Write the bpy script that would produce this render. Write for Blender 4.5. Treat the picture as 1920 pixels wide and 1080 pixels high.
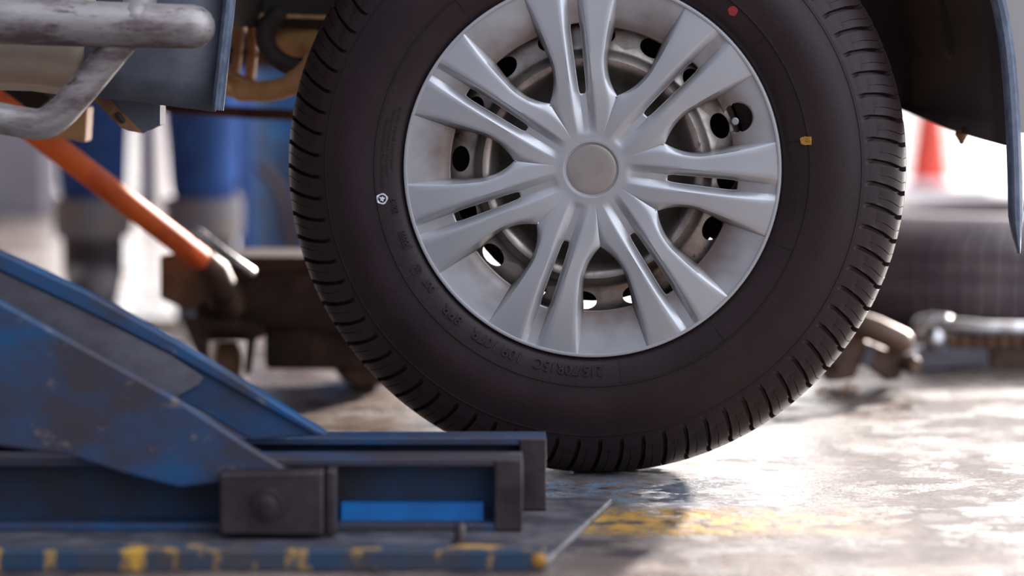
import bpy, bmesh, math, random
from math import sin, cos, pi, radians, atan2, hypot, asin
from mathutils import Vector, Matrix
random.seed(7)
for o in list(bpy.data.objects): bpy.data.objects.remove(o)
S = bpy.context.scene
COL = S.collection

# ---------------------------------------------------------------- camera
FPX = 5040.0
CAM = Vector((0, -3.0, 0.511))
PITCH = math.atan(489 / FPX)
cd = bpy.data.cameras.new('camera')
cam = bpy.data.objects.new('camera', cd); COL.objects.link(cam)
cam.location = CAM
cam.rotation_euler = (pi/2 - PITCH, 0, 0)
cd.sensor_width = 36; cd.lens = FPX * 36 / 1920
cd.clip_start = 0.05; cd.clip_end = 500
cd.dof.use_dof = True; cd.dof.focus_distance = 3.0; cd.dof.aperture_fstop = 1.9
S.camera = cam

def W(px, py, Y):
    "point of the place that stands at depth Y and shows at this pixel"
    dx = (px - 960) / FPX; dy = (540 - py) / FPX
    d = Vector((dx, cos(PITCH) + dy*sin(PITCH), -sin(PITCH) + dy*cos(PITCH)))
    return CAM + d * ((Y + 3.0) / d.y)

# ---------------------------------------------------------------- world, sun, exposure
S.view_settings.view_transform = 'Standard'; S.view_settings.look = 'None'
S.view_settings.exposure = 0.0; S.view_settings.gamma = 1.0
S.view_settings.use_curve_mapping = False
wd = bpy.data.worlds.new('sky'); S.world = wd; wd.use_nodes = True
nt = wd.node_tree; nt.nodes.clear()
wo = nt.nodes.new('ShaderNodeOutputWorld'); bg = nt.nodes.new('ShaderNodeBackground')
tc = nt.nodes.new('ShaderNodeTexCoord')
def wlobe(direction, lo, hi, color):
    "a broad bright part of the sky around one direction"
    dn = nt.nodes.new('ShaderNodeVectorMath'); dn.operation = 'DOT_PRODUCT'
    nt.links.new(tc.outputs['Generated'], dn.inputs[0]); dn.inputs[1].default_value = Vector(direction).normalized()
    mr = nt.nodes.new('ShaderNodeMapRange'); mr.interpolation_type = 'SMOOTHSTEP'
    nt.links.new(dn.outputs['Value'], mr.inputs['Value'])
    mr.inputs['From Min'].default_value = lo; mr.inputs['From Max'].default_value = hi
    mx = nt.nodes.new('ShaderNodeVectorMath'); mx.operation = 'SCALE'
    mx.inputs[0].default_value = color; nt.links.new(mr.outputs['Result'], mx.inputs['Scale'])
    return mx.outputs['Vector']
def wadd(a, b):
    n = nt.nodes.new('ShaderNodeVectorMath'); n.operation = 'ADD'
    nt.links.new(a, n.inputs[0])
    if isinstance(b, tuple): n.inputs[1].default_value = b
    else: nt.links.new(b, n.inputs[1])
    return n.outputs['Vector']
v = wadd(wlobe((0.35, 1.0, 0.25), 0.35, 0.95, (5.2, 5.0, 5.0)), (0.10, 0.08, 0.085))
v = wadd(v, wlobe((0.8, -0.35, 0.7), 0.40, 0.95, (2.5, 2.75, 3.2)))
v = wadd(v, wlobe((-0.5, -0.7, 0.7), 0.5, 1.0, (0.25, 0.3, 0.42)))
nt.links.new(v, bg.inputs['Color']); bg.inputs['Strength'].default_value = 1.0
nt.links.new(bg.outputs[0], wo.inputs[0])
sd = bpy.data.lights.new('sun', 'SUN'); sd.energy = 21.0; sd.angle = radians(2.0); sd.color = (1.0, 0.92, 0.85)
sun = bpy.data.objects.new('sun', sd); COL.objects.link(sun)
sun.rotation_euler = Vector((0.45, 0.85, 0.27)).to_track_quat('Z', 'Y').to_euler()

# ---------------------------------------------------------------- materials
def mat(name, color, rough=0.5, metal=0.0, color2=None, scale=20, lo=0.4, hi=0.6, bump=0.0, bscale=80,
        rough2=None, color3=None, scale3=60, lo3=0.55, hi3=0.7, stretch=(1, 1, 1), coat=0.0, emit=None, detail=6, spec=0.5, bdist=0.002):
    m = bpy.data.materials.new(name); m.use_nodes = True
    n = m.node_tree.nodes; l = m.node_tree.links
    b = n['Principled BSDF']
    b.inputs['Base Color'].default_value = (*color, 1); b.inputs['Roughness'].default_value = rough
    b.inputs['Metallic'].default_value = metal; b.inputs['Coat Weight'].default_value = coat
    b.inputs['Coat Roughness'].default_value = 0.1; b.inputs['Specular IOR Level'].default_value = spec
    t = n.new('ShaderNodeTexCoord'); mp = n.new('ShaderNodeMapping'); mp.inputs['Scale'].default_value = stretch
    l.new(t.outputs['Object'], mp.inputs['Vector'])
    def fac(sc, a, z):
        q = n.new('ShaderNodeTexNoise'); q.inputs['Scale'].default_value = sc; q.inputs['Detail'].default_value = detail
        q.inputs['Roughness'].default_value = 0.65
        l.new(mp.outputs[0], q.inputs['Vector'])
        r = n.new('ShaderNodeMapRange'); r.inputs['From Min'].default_value = a; r.inputs['From Max'].default_value = z
        l.new(q.outputs['Fac'], r.inputs['Value']); return r.outputs['Result']
    last = None
    if color2:
        f = fac(scale, lo, hi)
        mx = n.new('ShaderNodeMix'); mx.data_type = 'RGBA'
        mx.inputs['A'].default_value = (*color, 1); mx.inputs['B'].default_value = (*color2, 1)
        l.new(f, mx.inputs['Factor']); last = mx.outputs['Result']
        if rough2 is not None:
            mr = n.new('ShaderNodeMapRange'); mr.inputs['To Min'].default_value = rough; mr.inputs['To Max'].default_value = rough2
            l.new(f, mr.inputs['Value']); l.new(mr.outputs['Result'], b.inputs['Roughness'])
        l.new(last, b.inputs['Base Color'])
    if color3:
        f = fac(scale3, lo3, hi3)
        mx = n.new('ShaderNodeMix'); mx.data_type = 'RGBA'
        if last: l.new(last, mx.inputs['A'])
        else: mx.inputs['A'].default_value = (*color, 1)
        mx.inputs['B'].default_value = (*color3, 1)
        l.new(f, mx.inputs['Factor']); l.new(mx.outputs['Result'], b.inputs['Base Color'])
    if bump:
        q = n.new('ShaderNodeTexNoise'); q.inputs['Scale'].default_value = bscale; q.inputs['Detail'].default_value = 5
        l.new(mp.outputs[0], q.inputs['Vector'])
        bp = n.new('ShaderNodeBump'); bp.inputs['Strength'].default_value = bump; bp.inputs['Distance'].default_value = bdist
        l.new(q.outputs['Fac'], bp.inputs['Height']); l.new(bp.outputs[0], b.inputs['Normal'])
    return m

M = {}
M['rubber'] = mat('tyre_rubber', (0.018, 0.010, 0.011), 0.42, spec=.26, color2=(0.025, 0.014, 0.015), scale=9, lo=.35, hi=.7, rough2=0.55, bump=0.12, bscale=260)
M['old_rubber'] = mat('sky_lit_rubber', (0.13, 0.10, 0.11), 0.6, color2=(0.19, 0.15, 0.15), scale=12, bump=0.1)  # rubber colour raised to carry the sky light on the spare tyre
M['silver'] = mat('silver_plastic_paint', (0.47, 0.47, 0.48), 0.36, 0.55, color2=(0.42, 0.42, 0.43), scale=6, lo=.4, hi=.7, bump=0.02, bscale=900,
                  color3=(0.30, 0.28, 0.26), scale3=150, lo3=.70, hi3=.78)
M['cap_dirty'] = mat('grimy_centre_cap', (0.33, 0.29, 0.26), 0.36, 0.55, color2=(0.38, 0.34, 0.31), scale=20, bump=0.03, bscale=600)
M['steel'] = mat('grimy_steel', (0.40, 0.35, 0.31), 0.29, 0.8, color2=(0.12, 0.08, 0.06), scale=22, lo=.45, hi=.75, rough2=.5, bump=.05, bscale=200,
                 color3=(0.10, 0.035, 0.02), scale3=45, lo3=.62, hi3=.7)
M['brake'] = mat('dark_brake_iron', (0.03, 0.018, 0.015), 0.7)
M['valve'] = mat('valve_cap', (0.35, 0.35, 0.36), 0.3, 0.5)
M['white_mark'] = mat('white_stamp_ink', (0.55, 0.55, 0.58), 0.6)
M['yellow_mark'] = mat('yellow_dot_paint', (0.42, 0.20, 0.02), 0.6, color2=(0.30, 0.14, 0.02), scale=300)
M['red_mark'] = mat('red_dot_paint', (0.30, 0.02, 0.02), 0.6)
M['liner'] = mat('black_arch_plastic', (0.022, 0.014, 0.014), 0.75, color2=(0.034, 0.022, 0.02), scale=8, bump=.1, bscale=60)
M['lip'] = mat('worn_black_plastic', (0.07, 0.09, 0.13), 0.38, color2=(0.14, 0.17, 0.23), scale=70, bump=.15, bscale=120, stretch=(1, 1, .5))
M['body'] = mat('silver_car_paint', (0.40, 0.38, 0.37), 0.35, 0.4, bump=.01)
M['sill'] = mat('floor_tinted_sill_paint', (0.44, 0.35, 0.27), 0.36, 0.35, color2=(0.36, 0.29, 0.23), scale=8, bump=.03, bscale=90)  # silver sill; the floor's tan reflection is put into its colour
M['flap'] = mat('slate_mud_flap', (0.075, 0.08, 0.10), 0.45, color2=(0.10, 0.105, 0.13), scale=30, bump=.08, bscale=150)
M['step'] = mat('scuffed_step_steel', (0.31, 0.28, 0.27), 0.42, 0.45, color2=(0.13, 0.095, 0.095), scale=16, lo=.45, hi=.58, rough2=.6, bump=.35, bscale=45,
                color3=(0.12, 0.085, 0.08), scale3=34, lo3=.58, hi3=.66, stretch=(.5, 1, 1.6), bdist=.004)
M['rust'] = mat('tan_rusty_steel', (0.30, 0.16, 0.075), 0.55, 0.2, color2=(0.16, 0.075, 0.035), scale=25, bump=.2, bscale=90)
M['tan'] = mat('bounce_lit_rust', (0.55, 0.29, 0.12), 0.45, 0.1, color2=(0.30, 0.14, 0.06), scale=25, lo=.5, hi=.75, bump=.15, bscale=90)  # lighter copy of the rust, warm bounce light put into its colour
M['caliper'] = mat('brown_cast_iron', (0.17, 0.10, 0.07), 0.5, 0.3, color2=(0.09, 0.05, 0.035), scale=22, bump=.25, bscale=90)
M['darkrust'] = mat('dark_oily_steel', (0.045, 0.024, 0.018), 0.55, 0.3, color2=(0.14, 0.075, 0.045), scale=14, lo=.45, hi=.7, bump=.25, bscale=70)
M['orange'] = mat('orange_jack_paint', (0.88, 0.15, 0.018), 0.65, color2=(0.60, 0.08, 0.015), scale=14, lo=.45, hi=.65, color3=(.12, .05, .03), scale3=30, lo3=.64, hi3=.7)
M['chrome'] = mat('worn_chrome', (0.62, 0.62, 0.64), 0.22, 1.0, color2=(0.35, 0.30, 0.28), scale=30, rough2=.4)
M['blue'] = mat('worn_blue_paint', (0.004, 0.065, 0.175), 0.42, color2=(0.035, 0.028, 0.038), scale=4, lo=.34, hi=.54, rough2=.5,
                color3=(0.14, .11, .10), scale3=40, lo3=.62, hi3=.70, bump=.12, bscale=90, stretch=(1, 1, 1.6))
M['litblue'] = mat('lit_blue_paint', (0.001, 0.15, 0.46), 0.5, color2=(0.004, 0.10, 0.32), scale=8)  # lit copy of the lift blue
M['darkblue'] = mat('dark_web_blue_paint', (0.004, 0.035, 0.09), 0.5, color2=(0.018, 0.010, 0.012), scale=5, lo=.4, hi=.6)  # darker blue for the webs inside the rails
M['liftgrey'] = mat('bare_grey_steel', (0.15, 0.14, 0.165), 0.42, 0.3, color2=(0.10, 0.09, 0.105), scale=14, bump=.1, bscale=100, stretch=(1, 1, 1.5))
M['plate'] = mat('worn_base_plate', (0.055, 0.052, 0.064), 0.48, 0.2, color2=(0.13, 0.12, 0.13), scale=22, bump=.2, bscale=140, color3=(.02, .10, .22), scale3=9, lo3=.6, hi3=.68)
M['edge'] = mat('blue_edge_with_yellow', (0.010, 0.04, 0.085), 0.5, color2=(0.05, 0.04, 0.04), scale=16, color3=(0.50, 0.27, 0.03), scale3=19, lo3=.55, hi3=.62, stretch=(1, 1, .3))
M['pivot'] = mat('pivot_steel', (0.065, 0.05, 0.052), 0.40, 0.5, color2=(0.035, 0.024, 0.026), scale=18, bump=.1)
M['jeans'] = mat('blue_denim', (0.06, 0.17, 0.52), 0.85, color2=(0.04, 0.10, 0.34), scale=12, bump=.2)
M['cuff'] = mat('faded_cuff_cloth', (0.33, 0.36, 0.44), 0.9, color2=(0.40, 0.34, 0.30), scale=12)
M['boot'] = mat('dark_boot_leather', (0.11, 0.085, 0.09), 0.6)
M['sole'] = mat('pale_boot_sole', (0.30, 0.33, 0.40), 0.6)
M['skin'] = mat('skin', (0.42, 0.24, 0.16), 0.5)
M['hair'] = mat('black_hair', (0.02, 0.015, 0.012), 0.6)
M['shirt'] = mat('navy_work_shirt', (0.03, 0.06, 0.15), 0.85)
M['drum'] = mat('blue_drum_paint', (0.05, 0.33, 0.70), 0.4, color2=(0.06, 0.18, 0.36), scale=7)
M['paleblue'] = mat('pale_blue_paint', (0.10, 0.22, 0.55), 0.45)
M['hose'] = mat('brown_hose_rubber', (0.12, 0.07, 0.055), 0.5)
M['concrete'] = mat('mauve_grey_concrete', (0.20, 0.175, 0.185), 0.8, color2=(0.16, 0.14, 0.15), scale=3)
M['cone'] = mat('orange_red_plastic', (0.75, 0.07, 0.035), 0.45)
M['conewhite'] = mat('white_reflective_band', (0.8, 0.8, 0.8), 0.4)
M['glass'] = mat('dark_glass', (0.02, 0.02, 0.025), 0.1)

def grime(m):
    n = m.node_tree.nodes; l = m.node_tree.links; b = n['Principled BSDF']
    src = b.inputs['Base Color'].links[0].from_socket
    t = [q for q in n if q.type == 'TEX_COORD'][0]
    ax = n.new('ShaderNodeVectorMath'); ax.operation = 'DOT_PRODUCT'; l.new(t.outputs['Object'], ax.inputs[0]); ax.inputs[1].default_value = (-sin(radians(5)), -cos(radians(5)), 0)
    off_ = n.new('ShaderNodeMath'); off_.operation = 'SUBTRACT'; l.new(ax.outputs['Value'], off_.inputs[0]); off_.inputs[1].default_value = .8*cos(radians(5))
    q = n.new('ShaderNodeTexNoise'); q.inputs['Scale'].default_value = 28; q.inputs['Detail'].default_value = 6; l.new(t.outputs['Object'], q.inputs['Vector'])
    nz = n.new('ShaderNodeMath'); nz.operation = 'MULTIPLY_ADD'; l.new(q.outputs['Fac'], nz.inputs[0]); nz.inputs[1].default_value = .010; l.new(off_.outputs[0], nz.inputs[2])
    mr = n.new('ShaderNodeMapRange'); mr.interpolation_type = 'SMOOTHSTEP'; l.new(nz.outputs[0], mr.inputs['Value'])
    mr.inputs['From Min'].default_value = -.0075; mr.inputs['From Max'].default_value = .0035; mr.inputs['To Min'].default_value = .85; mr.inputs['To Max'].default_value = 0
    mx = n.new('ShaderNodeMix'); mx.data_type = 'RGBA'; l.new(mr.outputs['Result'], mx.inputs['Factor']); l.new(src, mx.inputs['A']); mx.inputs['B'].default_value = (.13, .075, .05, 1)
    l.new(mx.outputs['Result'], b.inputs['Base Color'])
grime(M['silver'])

def floor_material():
    m = bpy.data.materials.new('oily_workshop_concrete'); m.use_nodes = True
    n = m.node_tree.nodes; l = m.node_tree.links; b = n['Principled BSDF']
    t = n.new('ShaderNodeTexCoord'); P = t.outputs['Object']
    def noise(sc, det=6, vec=None, rg=.6):
        q = n.new('ShaderNodeTexNoise'); q.inputs['Scale'].default_value = sc; q.inputs['Detail'].default_value = det
        q.inputs['Roughness'].default_value = rg; l.new(vec or P, q.inputs['Vector']); return q.outputs['Fac']
    def rng(v, a, z, c=0., d=1., smooth=False):
        r = n.new('ShaderNodeMapRange'); l.new(v, r.inputs['Value'])
        if smooth: r.interpolation_type = 'SMOOTHSTEP'
        for k, x in zip(('From Min', 'From Max', 'To Min', 'To Max'), (a, z, c, d)): r.inputs[k].default_value = x
        return r.outputs['Result']
    def math_(op, a, c):
        q = n.new('ShaderNodeMath'); q.operation = op
        for i, x in enumerate((a, c)):
            if isinstance(x, (int, float)): q.inputs[i].default_value = x
            else: l.new(x, q.inputs[i])
        return q.outputs[0]
    def mix(f, a, c):
        q = n.new('ShaderNodeMix'); q.data_type = 'RGBA'; l.new(f, q.inputs['Factor'])
        for k, x in (('A', a), ('B', c)):
            if isinstance(x, tuple): q.inputs[k].default_value = (*x, 1)
            else: l.new(x, q.inputs[k])
        return q.outputs['Result']
    sx = n.new('ShaderNodeSeparateXYZ'); l.new(P, sx.inputs[0])
    X, Y = sx.outputs['X'], sx.outputs['Y']
    big = noise(2.3, 4); mid = noise(14, 8); fine = noise(90, 5)
    c = mix(rng(mid, .35, .65), (0.12, 0.088, 0.074), (0.23, 0.175, 0.15))
    c = mix(rng(big, .45, .62), c, (0.13, 0.10, 0.085))
    c = mix(rng(fine, .60, .72, 0, .6), c, (0.05, 0.04, 0.04))
    mpn = n.new('ShaderNodeMapping'); mpn.inputs['Scale'].default_value = (1, 1.5, 1); l.new(P, mpn.inputs['Vector'])
    stain = noise(7, 10, mpn.outputs[0], .75)
    sf = rng(stain, .525, .56)
    c = mix(sf, c, (0.03, 0.022, 0.026))
    # worn yellow line and blue paint remains in front of the wheel
    wob = math_('ADD', Y, rng(noise(9, 5), 0, 1, -.07, .07))
    band = math_('MULTIPLY', rng(wob, -.33, -.30), rng(wob, -.20, -.15, 1, 0))
    band = math_('MULTIPLY', band, rng(X, .22, .42, 1, 0))
    band = math_('MULTIPLY', band, rng(X, -1.5, -1.4))
    ye = math_('MULTIPLY', band, rng(noise(38, 6), .40, .56))
    band2 = math_('MULTIPLY', rng(wob, -.20, -.14), rng(wob, .02, .08, 1, 0))
    band2 = math_('MULTIPLY', band2, rng(X, .12, .30, 1, 0))
    bl = math_('MULTIPLY', band2, rng(noise(30, 6), .42, .60, 0, .7))
    c = mix(bl, c, (0.13, 0.19, 0.26))
    c = mix(ye, c, (0.40, 0.215, 0.035))
    l.new(c, b.inputs['Base Color'])
    wet = rng(noise(3.2, 7), .40, .52)
    r = rng(wet, 0, 1, .38, .11)
    oil = rng(noise(11, 8), .52, .60)
    r = math_('ADD', r, math_('MULTIPLY', oil, .15)); r = math_('ADD', r, math_('MULTIPLY', sf, .38))
    r = math_('ADD', r, math_('MULTIPLY', ye, .25)); r = math_('ADD', r, math_('MULTIPLY', bl, .25))
    l.new(r, b.inputs['Roughness'])
    b.inputs['Specular IOR Level'].default_value = 0.6
    h = math_('ADD', math_('MULTIPLY', noise(34, 8), .6), math_('MULTIPLY', noise(160, 4), .3))
    bp = n.new('ShaderNodeBump'); bp.inputs['Strength'].default_value = .8; bp.inputs['Distance'].default_value = .006
    l.new(h, bp.inputs['Height']); l.new(bp.outputs[0], b.inputs['Normal'])
    return m
M['floor'] = floor_material()

# ---------------------------------------------------------------- mesh helpers
def off(parent):
    v = Vector((0, 0, 0))
    while parent: v = v + parent.location; parent = parent.parent
    return v
def mesh(name, verts, faces, m, parent=None, smooth=True, ang=40, mats=None, fmat=None, loc=None, bevel=0):
    base = off(parent) + (Vector(loc) if loc else Vector())
    me = bpy.data.meshes.new(name)
    me.from_pydata([tuple(Vector(q) - base) for q in verts], [], faces); me.update()
    bm = bmesh.new(); bm.from_mesh(me)
    bmesh.ops.remove_doubles(bm, verts=bm.verts, dist=1e-6)
    bmesh.ops.recalc_face_normals(bm, faces=bm.faces); bm.to_mesh(me); bm.free()
    for x in (mats or [m]): me.materials.append(x)
    if fmat and len(fmat) == len(me.polygons):
        for p, k in zip(me.polygons, fmat): p.material_index = k
    if smooth:
        me.shade_smooth(); me.set_sharp_from_angle(angle=radians(ang))
    o = bpy.data.objects.new(name, me); COL.objects.link(o)
    if parent: o.parent = parent
    if loc: o.location = loc
    if bevel:
        b = o.modifiers.new('bevel', 'BEVEL'); b.width = bevel; b.segments = 3; b.limit_method = 'ANGLE'; b.angle_limit = radians(35)
    return o
def empty(name, loc, label, cat, group=None):
    o = bpy.data.objects.new(name, None); COL.objects.link(o); o.location = loc; o.empty_display_size = .05
    return tag(o, label, cat, group)
def tag(o, label, cat, group=None):
    o['label'] = label; o['category'] = cat
    if group: o['group'] = group
    return o
def struct(o): o['kind'] = 'structure'; return o

def joinm(*parts):
    V, F = [], []
    for v, f in parts:
        k = len(V); V += list(v); F += [tuple(i + k for i in q) for q in f]
    return V, F
def prism_px(pts, Y, t, dY=None):
    "outline at depth Y given by where its corners show, with real thickness t going away from the viewer"
    fr = [W(x, y, Y) for x, y in pts]; bk = [p + Vector((0, t, 0)) for p in fr]
    n = len(fr)
    return fr + bk, [tuple(range(n)), tuple(range(2*n - 1, n - 1, -1))] + [(i, (i+1) % n, n + (i+1) % n, n + i) for i in range(n)]
def box(a, b):
    x0, y0, z0 = a; x1, y1, z1 = b
    V = [(x, y, z) for z in (z0, z1) for y in (y0, y1) for x in (x0, x1)]
    return [Vector(v) for v in V], [(0, 1, 3, 2), (4, 6, 7, 5), (0, 4, 5, 1), (2, 3, 7, 6), (0, 2, 6, 4), (1, 5, 7, 3)]
def xform(part, mtx):
    return [mtx @ Vector(v) for v in part[0]], part[1]
def tube(pts, rad, seg=24, cap='round', squash=None):
    pts = [Vector(p) for p in pts]; n = len(pts)
    if not isinstance(rad, (list, tuple)): rad = [rad] * n
    rad = list(rad)
    if cap == 'round':
        def extra(p, d, r):
            return [(p + d * r * sin(a), r * cos(a)) for a in (radians(25), radians(50), radians(70), radians(84))]
        e = extra(pts[-1], (pts[-1] - pts[-2]).normalized(), rad[-1]); s = extra(pts[0], (pts[0] - pts[1]).normalized(), rad[0])
        pts = [q for q, _ in reversed(s)] + pts + [q for q, _ in e]; rad = [q for _, q in reversed(s)] + rad + [q for _, q in e]
        n = len(pts)
    T = [(pts[min(i+1, n-1)] - pts[max(i-1, 0)]).normalized() for i in range(n)]
    u = T[0].orthogonal().normalized(); V, F = [], []
    for i in range(n):
        u = (u - T[i] * u.dot(T[i])).normalized(); w = T[i].cross(u)
        for k in range(seg):
            a = 2*pi*k/seg; V.append(pts[i] + (u * cos(a) + w * sin(a)) * rad[i])
    for i in range(n - 1):
        for k in range(seg):
            k2 = (k+1) % seg; F.append((i*seg + k, i*seg + k2, (i+1)*seg + k2, (i+1)*seg + k))
    F.append(tuple(range(seg - 1, -1, -1))); F.append(tuple((n-1)*seg + k for k in range(seg)))
    return V, F
def smoothline(pts, k=6):
    "Catmull-Rom through the points"
    P = [Vector(p) for p in pts]; P = [P[0]*2 - P[1]] + P + [P[-1]*2 - P[-2]]; out = []
    for i in range(1, len(P) - 2):
        a, b, c, d = P[i-1], P[i], P[i+1], P[i+2]
        for j in range(k):
            t = j / k
            out.append(.5*((2*b) + (c - a)*t + (2*a - 5*b + 4*c - d)*t*t + (3*b - a - 3*c + d)*t**3))
    out.append(P[-2]); return out
def lathe(prof, origin, axis, seg=48, closed=False):
    "prof: (radius, distance along axis)"
    ax = Vector(axis).normalized(); u = ax.orthogonal().normalized(); w = ax.cross(u); V, F = [], []
    n = len(prof)
    for r, h in prof:
        for k in range(seg):
            a = 2*pi*k/seg; V.append(Vector(origin) + ax*h + (u*cos(a) + w*sin(a))*max(r, 1e-5))
    for i in range(n if closed else n - 1):
        j = (i+1) % n
        for k in range(seg):
            k2 = (k+1) % seg; F.append((i*seg+k, i*seg+k2, j*seg+k2, j*seg+k))
    return V, F
def lerp(x, xs, ys):
    if x <= xs[0]: return ys[0]
    for i in range(len(xs) - 1):
        if x <= xs[i+1]:
            t = (x - xs[i]) / (xs[i+1] - xs[i]); return ys[i] + (ys[i+1] - ys[i]) * t
    return ys[-1]
def slerp(x, xs, ys):
    "smooth interpolation (monotone-ish cubic)"
    if x <= xs[0]: return ys[0]
    if x >= xs[-1]: return ys[-1]
    n = len(xs); i = max(k for k in range(n - 1) if xs[k] <= x)
    def sl(k):
        if k <= 0 or k >= n - 1: 
            k = min(max(k, 0), n-1); a = min(k, n-2); return (ys[a+1] - ys[a]) / (xs[a+1] - xs[a])
        return (ys[k+1] - ys[k-1]) / (xs[k+1] - xs[k-1])
    h = xs[i+1] - xs[i]; t = (x - xs[i]) / h; m0, m1 = sl(i)*h, sl(i+1)*h
    return (2*t**3 - 3*t*t + 1)*ys[i] + (t**3 - 2*t*t + t)*m0 + (-2*t**3 + 3*t*t)*ys[i+1] + (t**3 - t*t)*m1

# ---------------------------------------------------------------- floor and back walls
struct(mesh('floor', [(-14, -8, 0), (14, -8, 0), (14, 30, 0), (-14, 30, 0)], [(0, 1, 2, 3)], M['floor'], smooth=False))

# ---------------------------------------------------------------- the car
CEN = W(1108.7, 318, 0.0); PX = 1 / 1664.0; YAW = radians(5)
WR = Vector((cos(YAW), -sin(YAW), 0)); WA = Vector((sin(YAW), cos(YAW), 0)); WU = Vector((0, 0, 1))
def wl(x, y, h): return CEN + (WR * x - WA * h + WU * y) * PX
def wp(r, th, h): return wl(r * cos(th), r * sin(th), h)
car = empty('car', (CEN.x, CEN.y + .8, 0), 'silver car with side step bar and silver plastic wheel cover, raised over the workshop floor', 'car')

# ---- tyre
PITCHES = 80; TD = 2*pi / PITCHES
COLS = [(0.0, 0), (0.03, 1), (0.15, 1), (0.20, 0), (0.28, 0), (0.36, 0), (0.46, 0), (0.53, 0), (0.54, 2), (0.556, 2), (0.566, 0), (0.70, 0), (0.82, 0), (0.92, 0)]
def tyre_rows():
    key = [(340, -30), (347, -16), (354, -8), (362, -2), (372, 2), (385, 5), (398, 7), (402.5, 7.5), (403.2, 10.2), (405.4, 10.4), (406.4, 8.2), (412, 8.6), (425, 10), (440, 10.5),
           (455, 9.5), (470, 6), (484, 1), (496, -5), (498.4, -5.6), (499.2, -4.2), (501, -5.0), (502, -8), (506, -9.5), (508, -11), (511, -12.5), (514, -14), (517, -16), (520, -18), (523, -20.5),
           (527, -24), (528.5, -25), (530, -26), (532, -28), (538, -33), (545, -40), (552, -49), (558, -59), (563, -70), (567, -82), (569.5, -94), (570.3, -99),
           (570.6, -101), (570.9, -103), (571.5, -111), (571.6, -113), (571.8, -115), (572.4, -130), (572.8, -145), (573, -160), (573, -162), (573, -164), (573, -170)]
    dep = {}
    key = [(r if r < 500 else r + (r - 500)*.21, h) for r, h in key]
    rows = list(key)
    rows += [(r, -340 - h) for r, h in reversed(key[:-1])]
    return rows
def tyre_mesh(place):
    rows = tyre_rows(); n = len(rows); V = []; nc = len(COLS)
    for i, (r, h) in enumerate(rows):
        a, b = rows[max(i-1, 0)], rows[min(i+1, n-1)]
        tr, tH = b[0] - a[0], b[1] - a[1]; L = hypot(tr, tH) or 1
        nr, nh = -tH / L, tr / L                    # outward normal in (r, h)
        hm = h if h > -170 else -340 - h            # mirrored half
        hm_r = r
        shoulder = hm > -100 and r > 507
        circ = (-112 < hm < -102) or (hm < -163)
        ramp = min(1, max(0, (r - 508) / 20)) if hm > -60 else 1
        shear = 0 if hm > -17 else min(1, (-17 - hm) / 50) * 1.5
        if h <= -170: shear = 3.0 - shear if hm <= -17 else 0
        # inward goes counter-clockwise
        for p in range(PITCHES):
            for (o_, kind) in COLS:
                th = (p + o_ - shear * .30 + .33) * TD
                d = 0
                if shoulder:
                    if kind == 1: d = 11 * ramp
                    elif kind == 2: d = 2.2 * (1 if hm < -38 else 0)
                    elif 534 < r < 539 and .2 < o_ < .8: d = 1.3
                elif circ and h < -90: d = 12
                elif hm < -112 and h < -90:
                    if o_ < .17 and o_ > 0: d = 8
                    elif kind == 2: d = 4
                V.append(place(r - nr*d, th, h - nh*d))
    F = []; tot = PITCHES * nc
    for i in range(n - 1):
        for k in range(tot):
            k2 = (k+1) % tot
            F.append((i*tot + k, i*tot + k2, (i+1)*tot + k2, (i+1)*tot + k))
    return V, F
TV, TF = tyre_mesh(wp)
tyre = mesh('tyre', TV, TF, M['rubber'], car, ang=38)
tyre['label'] = 'black rubber tyre with moulded sidewall lettering'

# ---- sidewall lettering
def sidewall_h(r):
    k = tyre_rows()[:35]
    return lerp(r, [a for a, _ in k], [b for _, b in k])
def text_geo(s):
    c = bpy.data.curves.new('t', 'FONT'); c.body = s; c.size = 1.0; c.extrude = 0.5; c.resolution_u = 3
    o = bpy.data.objects.new('t', c); COL.objects.link(o)
    dg = bpy.context.evaluated_depsgraph_get(); me = o.evaluated_get(dg).to_mesh()
    V = [tuple(q.co) for q in me.vertices]; F = [tuple(p.vertices) for p in me.polygons]
    o.evaluated_get(dg).to_mesh_clear(); bpy.data.objects.remove(o); bpy.data.curves.remove(c)
    return V, F
def arc_text(s, a0, a1, r0, hgt, raise_=4.0):
    V, F = text_geo(s); x0 = min(v[0] for v in V); x1 = max(v[0] for v in V); y1 = max(v[1] for v in V); y0 = 0
    out = []
    for x, y, z in V:
        th = radians(a0 + (a1 - a0) * (x - x0) / (x1 - x0)); r = r0 + hgt * (y - y0) / (y1 - y0)
        out.append(wp(r, th, sidewall_h(r) + (raise_ if z > 0 else -1.5)))
    return out, F
def radial_bar(a, r0, r1, w=1.2, up=1.6):
    V = []
    for r in (r0, (r0+r1)/2, r1):
        for s, q in ((-w, -1), (-w, up), (w, up), (w, -1)):
            V.append(wl(r*cos(radians(a)) - s*sin(radians(a)), r*sin(radians(a)) + s*cos(radians(a)), sidewall_h(r) + q))
    F = [(0, 1, 2, 3), (8, 11, 10, 9)]
    for i in (0, 4):
        for k in range(4): F.append((i+k, i+(k+1) % 4, i+4+(k+1) % 4, i+4+k))
    return V, F
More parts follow.
